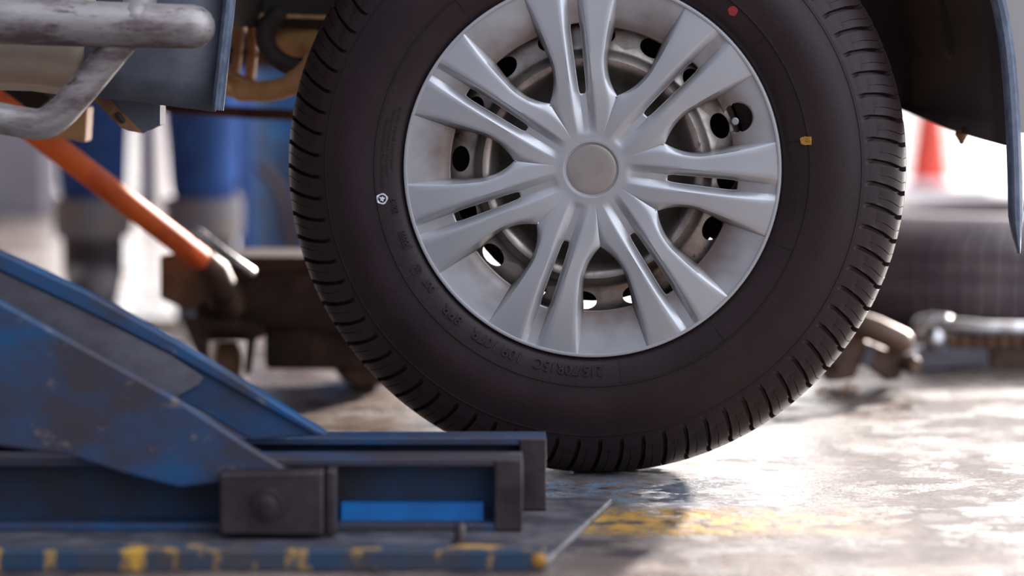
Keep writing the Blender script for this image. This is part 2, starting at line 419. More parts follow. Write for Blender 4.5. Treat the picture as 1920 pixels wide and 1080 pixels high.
def ring_px(cx, cy, r0, r1, h, up=.5, seg=32, amp=0):
    V, F = [], []
    for k in range(seg):
        a = 2*pi*k/seg; j = 1 + amp*sin(a*5 + 1) + amp*.6*sin(a*3)
        for r, q in ((r0, 0), (r0, up), (r1*j, up), (r1*j, 0)):
            x, y = cx + r*cos(a), cy + r*sin(a); V.append(wl(x, y, sidewall_h(hypot(x, y)) + h + q))
    for k in range(seg):
        b, c = k*4, ((k+1) % seg)*4
        for q in range(4): F.append((b+q, b+(q+1) % 4, c+(q+1) % 4, c+q))
    return V, F
parts = [arc_text('215/70R15C', -86.5, -106.3, 367, 19), arc_text('109/107R', -110.5, -126.2, 367, 19),
         arc_text('8PR', -130.2, -137.0, 368, 17), arc_text('DOT', -142.5, -146.2, 367, 13), arc_text('2K', -148.9, -151.0, 369, 10),
         arc_text('JF5880', -156.4, -161.8, 367, 13), arc_text('3219', -167.2, -171.5, 369, 11),
         arc_text('TREAD 2 PLIES STEEL 2 PLIES POLYESTER', -174, -194, 389, 5, 1.0), arc_text('SIDEWALL 2 PLIES POLYESTER', -178, -197, 380, 5, 1.0),
         arc_text('MAX LOAD SINGLE 1030 KG', -180, -198, 371, 5, 1.0),
         arc_text('TUBELESS', 6, -14, 372, 13, .9), arc_text('RADIAL', 35, 24, 372, 15, .9)]
bars = [radial_bar(a, 360, 402) for a in (-81.5, 218, 128.6, -51.5, -21.5, 37.6)] + [radial_bar(8.4, 362, 392, .8)]
bars += [radial_bar(-153.5, 366, 400, .7, .9), radial_bar(-165, 366, 400, .7, .9)]
bars += [ring_px(378*cos(radians(-150)), 378*sin(radians(-150)), 9.5, 11, 0, 1.4, 28)]
for q in parts: mesh('lettering', *q, M['rubber'], tyre, ang=30)
for q in bars: mesh('moulded_line', *q, M['rubber'], tyre, ang=30)
rg = joinm(ring_px(-391, -56, 7.5, 10.3, .2, .6, 32, .05), ring_px(-391, -56, 0.1, 4.2, .2, .6, 24, .28))
o = mesh('paint_mark', *rg, M['white_mark'], tyre, ang=30); o['label'] = 'white ring shaped ink stamp'
yv, yf = ring_px(393, 55.5, .1, 8, 2.4, .8, 24, .08)
sq = [wl(x, y, sidewall_h(hypot(x, y)) + h) for h in (.1, 3.4) for x, y in ((396, 48), (406, 48), (406, 63), (396, 63))]
rg = joinm((yv, yf), (sq, [(0, 1, 2, 3), (4, 7, 6, 5), (0, 4, 5, 1), (1, 5, 6, 2), (2, 6, 7, 3), (3, 7, 4, 0)]))
o = mesh('paint_mark', *rg, M['yellow_mark'], tyre, ang=30); o['label'] = 'yellow paint dot'
o = mesh('paint_mark', *ring_px(260, 293, .1, 9, .2, .6, 28, .05), M['red_mark'], tyre, ang=30); o['label'] = 'red paint dot'

# ---- steel rim
NH = 16
def rim_h(r): return slerp(r, [222, 230, 272, 278], [-46, -50, -54, -58])
inner = [(.5, -34), (40, -34), (62, -36), (80, -48), (110, -64), (140, -70), (165, -66), (178, -52), (188, -37), (198, -29), (206, -29), (214, -36), (220, -43), (225, -48)]
outer = [(272, -54), (277, -58), (281, -68), (283, -90), (283, -330), (287, -330), (287, -92), (300, -86), (318, -70), (326, -40), (332, -22), (342, -12), (350, -9), (354, -11), (354, -15), (346, -15), (336, -26), (330, -44)]
seg = 8 * NH
def revolve_px(prof, seg, place=wp, a0=0.0):
    V = [place(max(r, .01), a0 + 2*pi*k/seg, h) for r, h in prof for k in range(seg)]; F = []
    for i in range(len(prof) - 1):
        for k in range(seg): F.append((i*seg+k, i*seg+(k+1) % seg, (i+1)*seg+(k+1) % seg, (i+1)*seg+k))
    return V, F
A0 = radians(176.2)
parts = [revolve_px(inner, seg, a0=A0 + pi/NH), revolve_px(outer, seg, a0=A0 + pi/NH)]
for q in range(NH):
    ac = A0 + q * 2*pi/NH; hw = pi/NH; bnd = []
    for i in range(8): bnd.append((225, ac - hw + 2*hw*i/8))
    for i in range(8): bnd.append((225 + 47*i/8, ac + hw))
    for i in range(8): bnd.append((272, ac + hw - 2*hw*i/8))
    for i in range(8): bnd.append((272 - 47*i/8, ac - hw))
    V, F = [], []; n = len(bnd)
    for t in range(3):
        for r, a in bnd:
            lx, ly = (r - 250)*1.0, (a - ac)*250
            an = atan2(ly/24.5, lx/17.5); ex, ey = 17.5*cos(an), 24.5*sin(an)
            if t == 0: x, y = lx, ly; rr, aa, h = r, a, lerp(r, [225, 272], [-48, -54])
            else: rr, aa = 250 + ex, ac + ey/250; h = lerp(rr, [225, 272], [-48, -54]) - (0 if t == 1 else 8)
            V.append(wp(rr, aa, h))
    for t in (0, 1):
        for k in range(n): F.append((t*n+k, t*n+(k+1) % n, (t+1)*n+(k+1) % n, (t+1)*n+k))
    parts.append((V, F))
rv, rf = joinm(*parts)
rim = mesh('wheel_rim', rv, rf, M['steel'], car, ang=40); rim['label'] = 'grimy steel rim with a ring of round holes'
va = radians(19.7)
vs = joinm(revolve_px([(.1, -8), (5, -8), (7, -10), (7, -26), (5, -28), (5, -62), (.1, -62)], 20, lambda r, t, h: wl(265.5 + r*cos(t), 90 + r*sin(t), h)))
mesh('valve_stem', *vs, M['valve'], rim)
bd = joinm(revolve_px([(.5, -120), (90, -120), (95, -140), (225, -140), (228, -146), (228, -190), (.5, -190)], 64), revolve_px([(196, -146), (266, -146), (266, -152), (200, -152)], 64, lambda r, t, h: wl(-6 + r*cos(t), 6 + r*sin(t), h)),
           revolve_px([(.5, -190), (60, -190), (60, -330), (.5, -330)], 32))
def sector(r0, r1, h, a0, a1, n=60):
    V = [wp(r, radians(a0 + (a1-a0)*k/n), hh) for k in range(n+1) for r, hh in ((r0, h), (r1, h), (r1, h-4), (r0, h-4))]
    F = [(4*k+i, 4*k+(i+1) % 4, 4*k+4+(i+1) % 4, 4*k+4+i) for k in range(n) for i in range(4)] + [(0, 1, 2, 3), (4*n, 4*n+1, 4*n+2, 4*n+3)]
    return V, F
mesh('hole_light_shield', *sector(228, 281, -150, -32, 206), M['brake'], car)  # added shield sector that keeps light out of the upper rim holes
mesh('brake_drum', *bd, M['brake'], car)

# ---- plastic wheel cover
PH = radians(96.8); HALF = pi/7
D2 = radians
def crest_in(r): return asin(min(.9, slerp(r, [66, 110, 200, 270, 352], [16, 17.5, 19.5, 20, 18.5]) / r))
def hole_in(r):
    w = slerp(r, [142, 150, 200, 262, 272], [4.5, 6.5, 8, 9, 7.5]); return asin(w / r)
def crest_out(r): return D2(slerp(r, [66, 110, 135, 150, 170, 198, 230, 265, 300, 352], [25.2, 23.6, 21.4, 18.9, 15.7, 13.3, 13.1, 13.4, 13.9, 14.6]))
def hole_out(r): return D2(slerp(r, [66, 120, 138, 145, 150, 158, 170, 182, 198, 230, 265, 300, 345, 352], [25.7, 25.7, 25.7, 25.6, 23.6, 20.9, 18.2, 16.5, 15.3, 15.0, 15.7, 15.3, 14.9, 14.85]))
def T(r): return slerp(r, [60, 66, 110, 180, 260, 345, 352], [0, 0, 4, 7, 6, 0, -2])
def dslot(r): return lerp(r, [66, 74, 90, 142, 200, 272, 300, 346], [0, 3, 6, 13, 18, 18, 13, 4.5])
def dwin(r): return slerp(r, [66, 100, 140, 200, 262, 285, 315, 346, 352], [0, 2, 8, 26, 26, 19, 11, 4, 3])
rowsr = [44, 48.8, 49.6, 50.6, 52, 56, 61, 66, 70, 75, 80, 86, 92, 99, 106, 113, 120, 127, 133, 138, 142, 143.5, 145, 147.5, 150, 154, 158, 163, 168, 174, 180, 187, 194, 202, 210, 218, 226, 234, 242, 250, 256, 260, 263, 265,
         268, 270.5, 272, 275, 278, 281, 284, 287, 290, 293, 296, 299, 302, 305, 308, 311, 314, 318, 323, 328, 333, 338, 342, 345, 345.6, 348.5, 350.8, 352, 352.4, 350.5]
NSUB = 14
EDGE_H = {44: -4.2, 48.8: -4.2, 49.6: -2.4, 50.6: .1, 52: .5, 56: .25, 61: 0, 345.6: .6, 348.5: 1.2, 350.8: .6, 352: -2, 352.4: -8, 350.5: -14}
def cap_cols(r):
    ci, hi, co, ho = crest_in(r), hole_in(r), crest_out(r), hole_out(r)
    co = min(co, ho - .002); t = T(r); a, b = dslot(r), dwin(r)
    bev = min(2.2 / r, (co - ci) * .2)
    foot = hi + (ci - hi) * .12
    c = [(0, t - a), (hi, t - a), (foot, t - a), ((foot+ci)/2, t - a*.52), (ci, t - min(1.2, a*.15)), (ci + bev, t)]
    for k in range(1, 6):
        f = k / 6; c.append((ci + bev + (co - ci - 2.4*bev)*f, t - 2.2 * f * min(1, (r-66)/80)))
    e = 2.2 * min(1, (r-66)/80)
    c += [(co - 1.4*bev, t - e), (co, t - e - min(1.4, b*.1))]
    c += [(co + (ho - co)*.45, t - e - (b - e) * .45), (ho - (ho-co)*.05, t - b*.93), (ho, t - b)]
    for k in range(1, NSUB + 1):
        f = k / NSUB; c.append((ho + (HALF - ho) * f, t - b))
    return c
NC = len(cap_cols(200)); IH, IHO = 1, 15
assert cap_cols(200)[IHO][0] == hole_out(200)
V, F = [], []
def circ_in(x, y, cx, cy, R): return hypot(x - cx, y - cy) < R
vcx, vcy, vR = 287*cos(PH - HALF - 2*pi/7), 287*sin(PH - HALF - 2*pi/7), 27.5
for s in range(7):
    for sg in (1, -1):
        k0 = len(V); loc = []
        for r in rowsr:
            for a, h in cap_cols(r):
                h = EDGE_H.get(r, h)
                th = PH + s*2*pi/7 + sg*a; x, y = r*cos(th), r*sin(th)
                d = hypot(x - vcx, y - vcy)
                if r > 255 and abs(d - vR) < 2.0 and d > 0:      # bring the grid onto the round edge of the valve cut-out
                    x, y = vcx + (x - vcx)*vR/d, vcy + (y - vcy)*vR/d
                loc.append((x, y)); V.append(wl(x, y, h))
        for i in range(len(rowsr) - 1):
            rm = (rowsr[i] + rowsr[i+1]) / 2
            for j in range(NC - 1):
                if 142 < rm < 272 and j < IH: continue
                if 145 < rm < 265 and j >= IHO: continue
                q = [i*NC + j, i*NC + j + 1, (i+1)*NC + j + 1, (i+1)*NC + j]
                mx = sum(loc[e][0] for e in q)/4; my = sum(loc[e][1] for e in q)/4
                if rm > 255 and hypot(mx - vcx, my - vcy) < vR - .3: continue
                F.append(tuple(k0 + e for e in q))
cap = (V, F)
lipp = revolve_px([(345, T(345)-4), (346, T(345)), (348.5, .8), (350.8, .2), (352, -2), (352.4, -8), (350.5, -14)], 252)
hubd = revolve_px([(66, 0), (58, .6), (52, .8), (50.6, .2), (49.6, -2.4), (48.8, -4.2), (44, -4.2)], 140)
# close the hub ring against the spokes and the spokes against the lip
hv, hf = cap
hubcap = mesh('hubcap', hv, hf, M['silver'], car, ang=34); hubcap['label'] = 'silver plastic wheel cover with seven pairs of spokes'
sm = hubcap.modifiers.new('thickness', 'SOLIDIFY'); sm.thickness = 3.2*PX; sm.offset = -1
cc = revolve_px([(.1, -1.2), (20, -1.5), (38, -2.2), (44.5, -2.9), (46.8, -3.6), (48.2, -5.4), (48.8, -9)], 96)
o = mesh('centre_cap', *cc, M['cap_dirty'], hubcap); o['label'] = 'round brownish centre cap'

# ---- wheel arch, fender, sill (the body side)
AX, AZ, AR = CEN.x + .005, CEN.z + .10, 0.452
def arch_pts(Y, R0, a0, a1, n=40):
    return [Vector((AX + R0*cos(radians(a0 + (a1-a0)*i/n)), Y, AZ + R0*sin(radians(a0 + (a1-a0)*i/n)))) for i in range(n + 1)]
rp = smoothline([W(1909, 474, -.01), W(1905, 420, -.01), W(1903, 330, -.01), W(1899, 230, -.01), W(1891, 120, -.01), W(1876, 20, -.01), W(1850, -70, -.01)], 5)
lpnt = smoothline([W(437, -60, -.005), W(424, 60, -.005), W(414, 150, -.005), W(408, 206, -.005)], 5)
topa = [p for p in arch_pts(-.01, .455, 48, 152, 28)]
opening = rp + topa + lpnt
sec = []
# arch lip: rounded strip following the opening
def lip_strip(path, w_of):
    V, F = [], []; n = len(path); K = 10
    for i, p in enumerate(path):
        t = (path[min(i+1, n-1)] - path[max(i-1, 0)]).normalized(); s = t.cross(Vector((0, 1, 0))).normalized()   # outward of opening
        w = w_of(i, n)
        for k in range(K):
            a = 2*pi*k/K
            V.append(p + s*(w*.5*cos(a)) + Vector((0, 1, 0)) * (.011*sin(a)))
    for i in range(n-1):
        for k in range(K): F.append((i*K+k, i*K+(k+1) % K, (i+1)*K+(k+1) % K, (i+1)*K+k))
    F += [tuple(range(K)), tuple((n-1)*K+k for k in range(K))]
    return V, F
nr = len(rp)
lipm = lip_strip(opening, lambda i, n: (.0035 + .0135*min(1, i/6)) if i < nr else .014)
o = mesh('arch_lip', *lipm, M['lip'], car); o['label'] = 'worn blue-grey rounded wheel arch edge'
# arch liner: sheet from the opening inward; right part follows the low curved bottom edge
def liner():
    V, F = [], []
    ys = [0.005, .08, .16, .25, .35, .45]
    path = [W(1893, 272, 0)] + [W(1893, 230, 0), W(1888, 150, 0), W(1878, 60, 0), W(1858, -30, 0)] + arch_pts(0, .44, 50, 172, 22)
    n = len(path)
    for j, y in enumerate(ys):
        f = y/.45
        for i, p in enumerate(path):
            q = Vector((p.x, y, p.z)); c = Vector((AX, y, AZ)); d = q - c
            q = c + d * (1 - .10*f*f)
            if i == 0: q = W(lerp(f, [0, .5, 1], [1893, 1795, 1682]), lerp(f, [0, .5, 1], [273, 249, 204]), y)
            V.append(q)
    for j in range(len(ys)-1):
        for i in range(n-1): F.append((j*n+i, j*n+i+1, (j+1)*n+i+1, (j+1)*n+i))
    k = len(V); F.append(tuple((len(ys)-1)*n + i for i in range(n-1, -1, -1)))
    return V, F
o = mesh('arch_liner', *liner(), M['liner'], car, ang=50)
so = o.modifiers.new('thickness', 'SOLIDIFY'); so.thickness = .004
# bulge and rubber nub on the liner
bl = tube([W(1790, -40, .25), W(1798, 40, .25), W(1790, 90, .25)], [.02, .022, .014], 16)
mesh('liner_rib', *bl, M['liner'], car)
mesh('liner_clip', *tube([W(1803, 252, .2), W(1803, 266, .2)], [.008, .003], 12), M['rust'], car)
mesh('lip_bracket', *prism_px([(1884, 150), (1892, 148), (1896, 262), (1888, 255)], .012, .01), M['rust'], car)
# fender skin right of the opening
def skin(outline, yf=.012, t=.01):
    n = len(outline); V = [Vector((p.x, yf, p.z)) for p in outline] + [Vector((p.x, yf+t, p.z)) for p in outline]
    return V, [tuple(range(n)), tuple(range(2*n-1, n-1, -1))] + [(i, (i+1) % n, n+(i+1) % n, n+i) for i in range(n)]
fo = [Vector((p.x+.002, 0, p.z)) for p in rp[14:]] + arch_pts(0, .462, 50, 90, 14)
xr = .85
fend = fo + [Vector((AX, 0, 1.05)), Vector((xr, 0, .95)), Vector((xr, 0, fo[0].z + .01)), Vector((fo[0].x + .004, 0, fo[0].z))]
mesh('fender', *skin(fend), M['body'], car, smooth=False)
fl = arch_pts(0, .462, 90, 150, 18) + [Vector((W(440, -60, 0).x - .002, 0, W(440, -60, 0).z)), Vector((W(428, 30, 0).x-.002, 0, W(428, 30, 0).z))]
fl2 = fl + [Vector((-1.6, 0, W(0, 30, 0).z)), Vector((-1.6, 0, 1.05)), Vector((AX, 0, 1.05))]
mesh('door_panel', *skin(fl2, .02), M['body'], car, smooth=False)
# sill: curves inward towards its lower edge
def sill():
    prof = [(-40, -.002), (20, .0), (70, .002), (110, .008), (140, .022), (165, .045), (180, .075)]
    V, F = [], []; xs = [-1800, -900, -200, 0, 60, 120, 180]
    for x in xs:
        for py, y in prof: V.append(W(x, py - (8 if x > 100 else 14) + max(x, -200)*.03, y))
    n = len(prof)
    for i in range(len(xs)-1):
        for j in range(n-1): F.append((i*n+j, i*n+j+1, (i+1)*n+j+1, (i+1)*n+j))
    return V, F
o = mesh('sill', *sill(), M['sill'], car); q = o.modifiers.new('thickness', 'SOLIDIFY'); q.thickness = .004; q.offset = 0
# mud flap / sill end
def flap():
    V, F = [], []; cols = [(160, 176), (240, 188), (320, 198), (404, 209)]; n = 6
    for x, yb in cols:
        for j in range(n):
            f = j/(n-1); xx = x + (22*(1-f) if x == 404 else 0)
            V.append(W(xx, -60 + (yb + 60)*f, .005 + .03*max(0, f-.7)))
    for i in range(len(cols)-1):
        for j in range(n-1): F.append((i*n+j, i*n+j+1, (i+1)*n+j+1, (i+1)*n+j))
    return V, F
o = mesh('mud_flap', *flap(), M['flap'], car); q = o.modifiers.new('thickness', 'SOLIDIFY'); q.thickness = .006; q.offset = 0
# brackets below the sill
br = mesh('jacking_bracket', *joinm(prism_px([(205, 186), (278, 192), (276, 246), (268, 250)], .06, .004), prism_px([(278, 192), (300, 198), (300, 234), (276, 246)], .064, .05)), M['flap'], car, smooth=False)
fg = mesh('flange', *prism_px([(168, 180), (206, 186), (268, 250), (240, 245), (225, 238)], .055, .004), M['rust'], br, smooth=False)
sl = tube([W(221, 216, .052), W(229, 226, .052)], .0035, 10); mesh('slot', *sl, M['brake'], fg)
mesh('chassis_bracket', *joinm(prism_px([(86, 200), (164, 200), (160, 268), (96, 255)], .25, .05), prism_px([(40, 215), (100, 200), (110, 258), (70, 262)], .245, .02)), M['tan'], car, smooth=False, bevel=.003)
mesh('chassis_rail', *tube([W(240, 192, .75), W(330, 203, .7), W(480, 213, .65), W(700, 222, .6)], .0105*1.0, 4, cap='flat'), M['darkrust'], car, smooth=False)
mesh('cross_member', *prism_px([(-100, 150), (60, 158), (100, 185), (70, 210), (-100, 205)], .5, .08), M['brake'], car, smooth=False)
# underbody and body shell behind the side skin
sh = joinm(box((-1.7, .06, .56), (-.36, 1.70, 1.02)), box((-1.7, 1.60, .44), (-.36, 1.69, .57)), box((-.36, .5, .53), (.58, 1.25, 1.02)), box((.58, .06, .50), (.85, 1.70, .95)), box((-.36, 1.25, .72), (.58, 1.70, 1.02)))
mesh('underbody', *sh, M['darkrust'], car, smooth=False)
gh = joinm(box((-1.7, .12, 1.02), (.6, 1.64, 1.60)))
mesh('cabin', *gh, M['body'], car, smooth=False, bevel=.06)
mesh('side_window', *box((-1.3, .10, 1.12), (.2, .125, 1.45)), M['glass'], car, smooth=False)
# suspension seen left of the wheel
mesh('frame_side', *prism_px([(300, -160), (760, -160), (760, 36), (435, 30), (300, 20)], .34, .06), M['liner'], car, smooth=False, bevel=.004)
mesh('frame_edge_light', *prism_px([(415, 22), (640, 30), (640, 37), (415, 30)], .335, .004), M['tan'], car, smooth=False)  # thin strip painting the orange light along the frame's lower edge
mesh('control_arm', *tube(smoothline([W(452, 172, .33), W(480, 172, .32), (W(520, 168, .30)), W(560, 152, .28), W(590, 128, .26), W(640, 110, .24)], 5), [.012]*6+[.013]*8+[.016]*6+[.020]*6, 18), M['tan'], car)
mesh('bushing', *tube(smoothline([W(520, 28, .33), W(497, 55, .33), W(505, 95, .33), W(540, 122, .33), W(585, 125, .33)], 5), [.012]*21, 14), M['liner'], car)
mesh('drive_shaft', *tube([W(545, 78, .38), W(580, 88, .37), W(640, 100, .34)], [.020, .024, .024], 20), M['tan'], car)
mesh('link_rod', *tube([W(452, 30, .42), W(446, 100, .42), W(436, 168, .42)], .006, 10), M['tan'], car)
mesh('link_rod', *tube([W(470, 40, .43), W(474, 100, .43), W(466, 165, .43)], .0065, 10), M['tan'], car)
mesh('link_rod', *tube([W(470, 30, .4), W(484, 60, .4)], .004, 10), M['tan'], car)
mesh('tie_rod', *tube([W(405, 92, .45), W(440, 98, .45), W(500, 104, .45), W(545, 104, .45)], .005, 10), M['darkrust'], car)
mesh('anti_roll_bar', *tube([W(395, 118, .4), W(420, 135, .4), W(445, 150, .4), W(470, 158, .4)], .008, 12), M['tan'], car)
mesh('anti_roll_bar', *tube([W(395, 148, .38), W(418, 160, .38), W(436, 172, .38)], .008, 12), M['tan'], car)
mesh('backing_strut', *prism_px([(405, 35), (462, 45), (440, 100), (405, 92)], .5, .02), M['tan'], car, smooth=False)
# side step bars
sb = mesh('side_step', *tube([W(-1700, 12, -.12), W(-100, 34, -.12), W(60, 40, -.12), W(200, 46, -.12), W(362, 50, -.12)], [.0265, .0262, .0255, .0245, .0235], 36), M['step'], car)
sb['label'] = 'scuffed silver side step tube with rounded end'
mesh('step_bracket', *tube([W(-1700, 60, -.11)] + smoothline([W(-260, 166, -.11), W(-140, 192, -.11), W(-40, 213, -.11), W(40, 229, -.11), W(80, 232, -.11), W(112, 214, -.11), W(150, 172, -.11), W(195, 118, -.11), W(238, 66, -.11)], 5), .0170, 28), M['step'], sb)
mesh('step_mount', *tube(smoothline([W(258, 42, -.12), W(262, 5, -.10), W(270, -60, -.06), W(272, -120, .02)], 4), [.024, .022, .019, .018]+[.018]*9, 20), M['step'], sb)

# ---------------------------------------------------------------- blue lift in the foreground
lift = empty('scissor_lift', (-.5, -.4, 0), 'blue scissor lift with slanting arms on a steel base plate in the foreground', 'lift')
ZB = .008
pl = [(-1.5, -.505), (.034, -.480), (.1075, -.148), (-1.5, -.148)]
bp_ = ([Vector((x, y, z)) for z in (0.0, ZB) for x, y in pl], [(3, 2, 1, 0), (4, 5, 6, 7), (0, 1, 5, 4), (1, 2, 6, 5), (2, 3, 7, 6), (3, 0, 4, 7)])
base = mesh('base_plate', *bp_, M['plate'], lift, smooth=False, bevel=.002)
mesh('edge_bar', *box((-1.5, -.473-.030, 0), (.031, -.473, .0205)), M['edge'], base, smooth=False, bevel=.0025)
def rail(x1, yf, z0, z1, name):
    t = .008; d = .045
    pr = joinm(box((-1.5, yf, z1-t), (x1, yf+d, z1)), box((-1.5, yf, z0), (x1, yf+d, z0+t)))
    r = mesh(name, *pr, M['blue'], lift, smooth=False, bevel=.0015)
    mesh('end_post', *joinm(box((x1-.028, yf-.002, z0+.001), (x1, yf+.006, z1-.001)), box((x1-.008, yf, z0), (x1-.001, yf+d, z1-.002))), M['pivot'], r, smooth=False, bevel=.0015)
    mesh('web', *box((-1.5, yf+d-t, z0+t), (x1-.02, yf+d-.001, z1-t)), M['darkblue'], r, smooth=False)
    return r
r1 = rail(.0105, -.343, ZB, .082, 'side_rail')
mesh('lit_web_foot', *box((-.172, -.325, ZB+.001), (-.029, -.312, ZB+.026)), M['litblue'], r1, smooth=False)  # brighter strip painting the light at the foot of the web
r2 = rail(.0358, -.226, ZB, .085, 'side_rail')
# arms
def ext(pts, Y, t): return prism_px(pts, Y, t)
fa = mesh('lift_arm', *ext([(-500, 215), (0, 474), (160, 548), (330, 642), (450, 715), (612, 815), (470, 826), (330, 745), (0, 570), (-500, 320)], -.285, .016), M['blue'], lift, smooth=False, bevel=.002)
mesh('top_flange', *ext([(-500, 215), (0, 474), (160, 548), (330, 642), (450, 715), (612, 815), (590, 815), (440, 731), (320, 663), (150, 578), (0, 508), (-500, 250)], -.292, .026), M['blue'], fa, smooth=False, bevel=.002)
mesh('grey_web', *ext([(-500, 252), (0, 510), (150, 580), (320, 666), (382, 708), (372, 722), (330, 745), (180, 690), (0, 590), (-500, 330)], -.289, .004), M['liftgrey'], fa, smooth=False, bevel=.001)
na = mesh('lift_arm', *ext([(-500, 286), (0, 566), (330, 748), (470, 840), (545, 886), (530, 915), (430, 905), (335, 915), (230, 888), (130, 855), (0, 838), (-500, 700)], -.362, .016), M['blue'], lift, smooth=False, bevel=.003)
pb = mesh('pivot_block', *joinm(prism_px([(410, 888), (606, 884), (606, 1005), (412, 1003)], -.388, .03)), M['pivot'], lift, smooth=False, bevel=.003)
mesh('side_lug', *prism_px([(612, 882), (630, 884), (630, 1000), (612, 1003)], -.38, .03), M['pivot'], pb, smooth=False, bevel=.002)
pc = W(502, 945, -.390)
mesh('pivot_bolt', *lathe([(.0001, -.010), (.006, -.010), (.009, -.009), (.0095, -.004), (.0145, -.004), (.0155, -.002), (.0155, .004)], pc, (0, 1, 0), 32), M['pivot'], pb)
st = W(862, 1030, -.424); st.z = ZB
mesh('stud', *lathe([(.009, 0), (.009, .006), (.0055, .007), (.0055, .020), (.004, .0235), (.0001, .024)], st, (0, 0, 1), 20), M['pivot'], lift)
mesh('paint_chip', *lathe([(.0001, 0), (.0055, .0005), (.007, .002), (.007, .006)], (.0255, -.506, .011), (0, 1, 0), 20), M['yellow_mark'], lift)
mesh('crossbar', *tube([W(-300, 640, -.37), W(-300, 640, -.27)], .012, 16), M['pivot'], lift)

# ---------------------------------------------------------------- trolley jack behind, left
jack = empty('trolley_jack', (W(520, 700, .78).x, .78, 0), 'rusty brown trolley jack with long orange handle on the floor behind the wheel', 'jack')
jp = [(366, 520), (395, 514), (600, 512), (800, 516), (800, 610), (700, 650), (640, 625), (560, 612), (500, 612), (480, 640), (380, 640), (366, 600)]
js = mesh('side_plate', *prism_px(jp, .74, .012), M['darkrust'], jack, smooth=False, bevel=.003)
mesh('side_plate', *prism_px(jp, .92, .012), M['darkrust'], jack, smooth=False, bevel=.003)
for hx in (465, 540):
    mesh('bolt', *lathe([(.0001, -.004), (.0055, -.004), (.006, 0)], W(hx, 531, .738), (0, 1, 0), 14), M['brake'], js)  # dark discs standing in for the two holes of the plate
mesh('bolt', *lathe([(.0001, -.012), (.012, -.012), (.015, -.006), (.015, 0)], W(390, 548, .738), (0, 1, 0), 18), M['rust'], js)
mesh('bolt', *lathe([(.0001, -.008), (.006, -.008), (.007, 0)], W(432, 583, .738), (0, 1, 0), 14), M['chrome'], js)
mesh('hydraulic_unit', *joinm(box((W(420, 600, .8).x, .76, .10), (W(800, 600, .8).x, .91, .19)), box((W(500, 600, .8).x, .76, .03), (W(760, 600, .8).x, .91, .12))), M['darkrust'], jack, smooth=False, bevel=.008)
cf = mesh('caster_fork', *joinm(prism_px([(372, 598), (470, 602), (492, 620), (492, 636), (470, 626), (385, 620)], .70, .05), prism_px([(372, 598), (390, 600), (392, 690), (378, 690)], .70, .006), prism_px([(466, 615), (482, 618), (470, 705), (456, 700)], .70, .006)), M['darkrust'], jack, smooth=False, bevel=.002)
cw = W(425, 672, .74); cw.z = .036
mesh('caster_wheel', *lathe([(.008, -.018), (.030, -.018), (.036, -.014), (.036, .014), (.030, .018), (.008, .018)], cw, (1, .25, 0), 28), M['rust'], cf)
fw = W(690, 700, .83); fw.z = .05
mesh('front_wheel', *lathe([(.01, -.06), (.045, -.06), (.05, -.05), (.05, .05), (.045, .06), (.01, .06)], fw, (0, 1, 0), 32), M['darkrust'], jack)
# handle with socket
h0 = W(392, 498, .66); h1 = W(85, 262, .42)
d = (h1 - h0)
hd = mesh('handle', *tube([h0 - d*.03, h0 + d*.5, h1, h1 + d*.35], [.0165, .0165, .0165, .0165], 28), M['orange'], jack)
hd['label'] = 'orange painted jack handle tube'
mesh('handle_socket', *tube([h0 + Vector((.02, .05, -.06)), h0 - d*.02, h0 + d*.03], [.024, .021, .0185], 20), M['darkrust'], jack)
mesh('socket_plate', *prism_px([(300, 480), (372, 470), (395, 560), (355, 585), (300, 560)], .70, .02), M['rust'], jack, smooth=False, bevel=.004)
mesh('release_rod', *tube([W(374, 440, .60), W(420, 476, .60), W(470, 510, .62)], [.0085, .0075, .0075], 14), M['chrome'], jack)
mesh('valve_knob', *lathe([(.0001, -.010), (.007, -.008), (.009, 0), (.007, .008), (.0001, .010)], W(372, 440, .60), (1, 0, -.7), 18), M['chrome'], jack)

# ---------------------------------------------------------------- things on the floor, right
cal = empty('brake_caliper', (W(1620, 700, .8).x, .8, 0), 'rusty brown brake caliper lying on the floor behind the tyre on the right', 'brake caliper')
cb = prism_px([(1590, 592), (1628, 596), (1622, 640), (1662, 655), (1700, 655), (1690, 712), (1660, 716), (1640, 700), (1615, 680), (1606, 710), (1570, 716), (1545, 716), (1545, 690)], .78, .06)
c0 = mesh('caliper_body', *cb, M['caliper'], cal, smooth=False, bevel=.005)
mesh('piston_barrel', *tube([W(1600, 603, .77), W(1640, 618, .77), W(1690, 640, .77)], [.017, .0185, .0175], 24), M['caliper'], c0)
mesh('lug_ring', *lathe([(.005, 0), (.013, 0), (.013, .015), (.005, .015)], W(1556, 690, .765), (.2, 1, 0), 24, closed=True), M['caliper'], c0)
mesh('window_plate', *prism_px([(1630, 642), (1646, 648), (1628, 690), (1612, 684)], .774, .004), M['liftgrey'], c0, smooth=False)
bt = mesh('bolt', *lathe([(.0001, -.018), (.012, -.018), (.014, -.012), (.014, 0), (.009, .0), (.009, .03)], W(1700, 682, .78), (-.8, .9, 0.1), 6), M['darkrust'], c0, smooth=False)
mesh('washer', *lathe([(.004, 0), (.015, 0), (.015, .003), (.004, .003)], W(1708, 668, .79), (-.8, .9, 0.1), 20, closed=True), M['chrome'], bt)
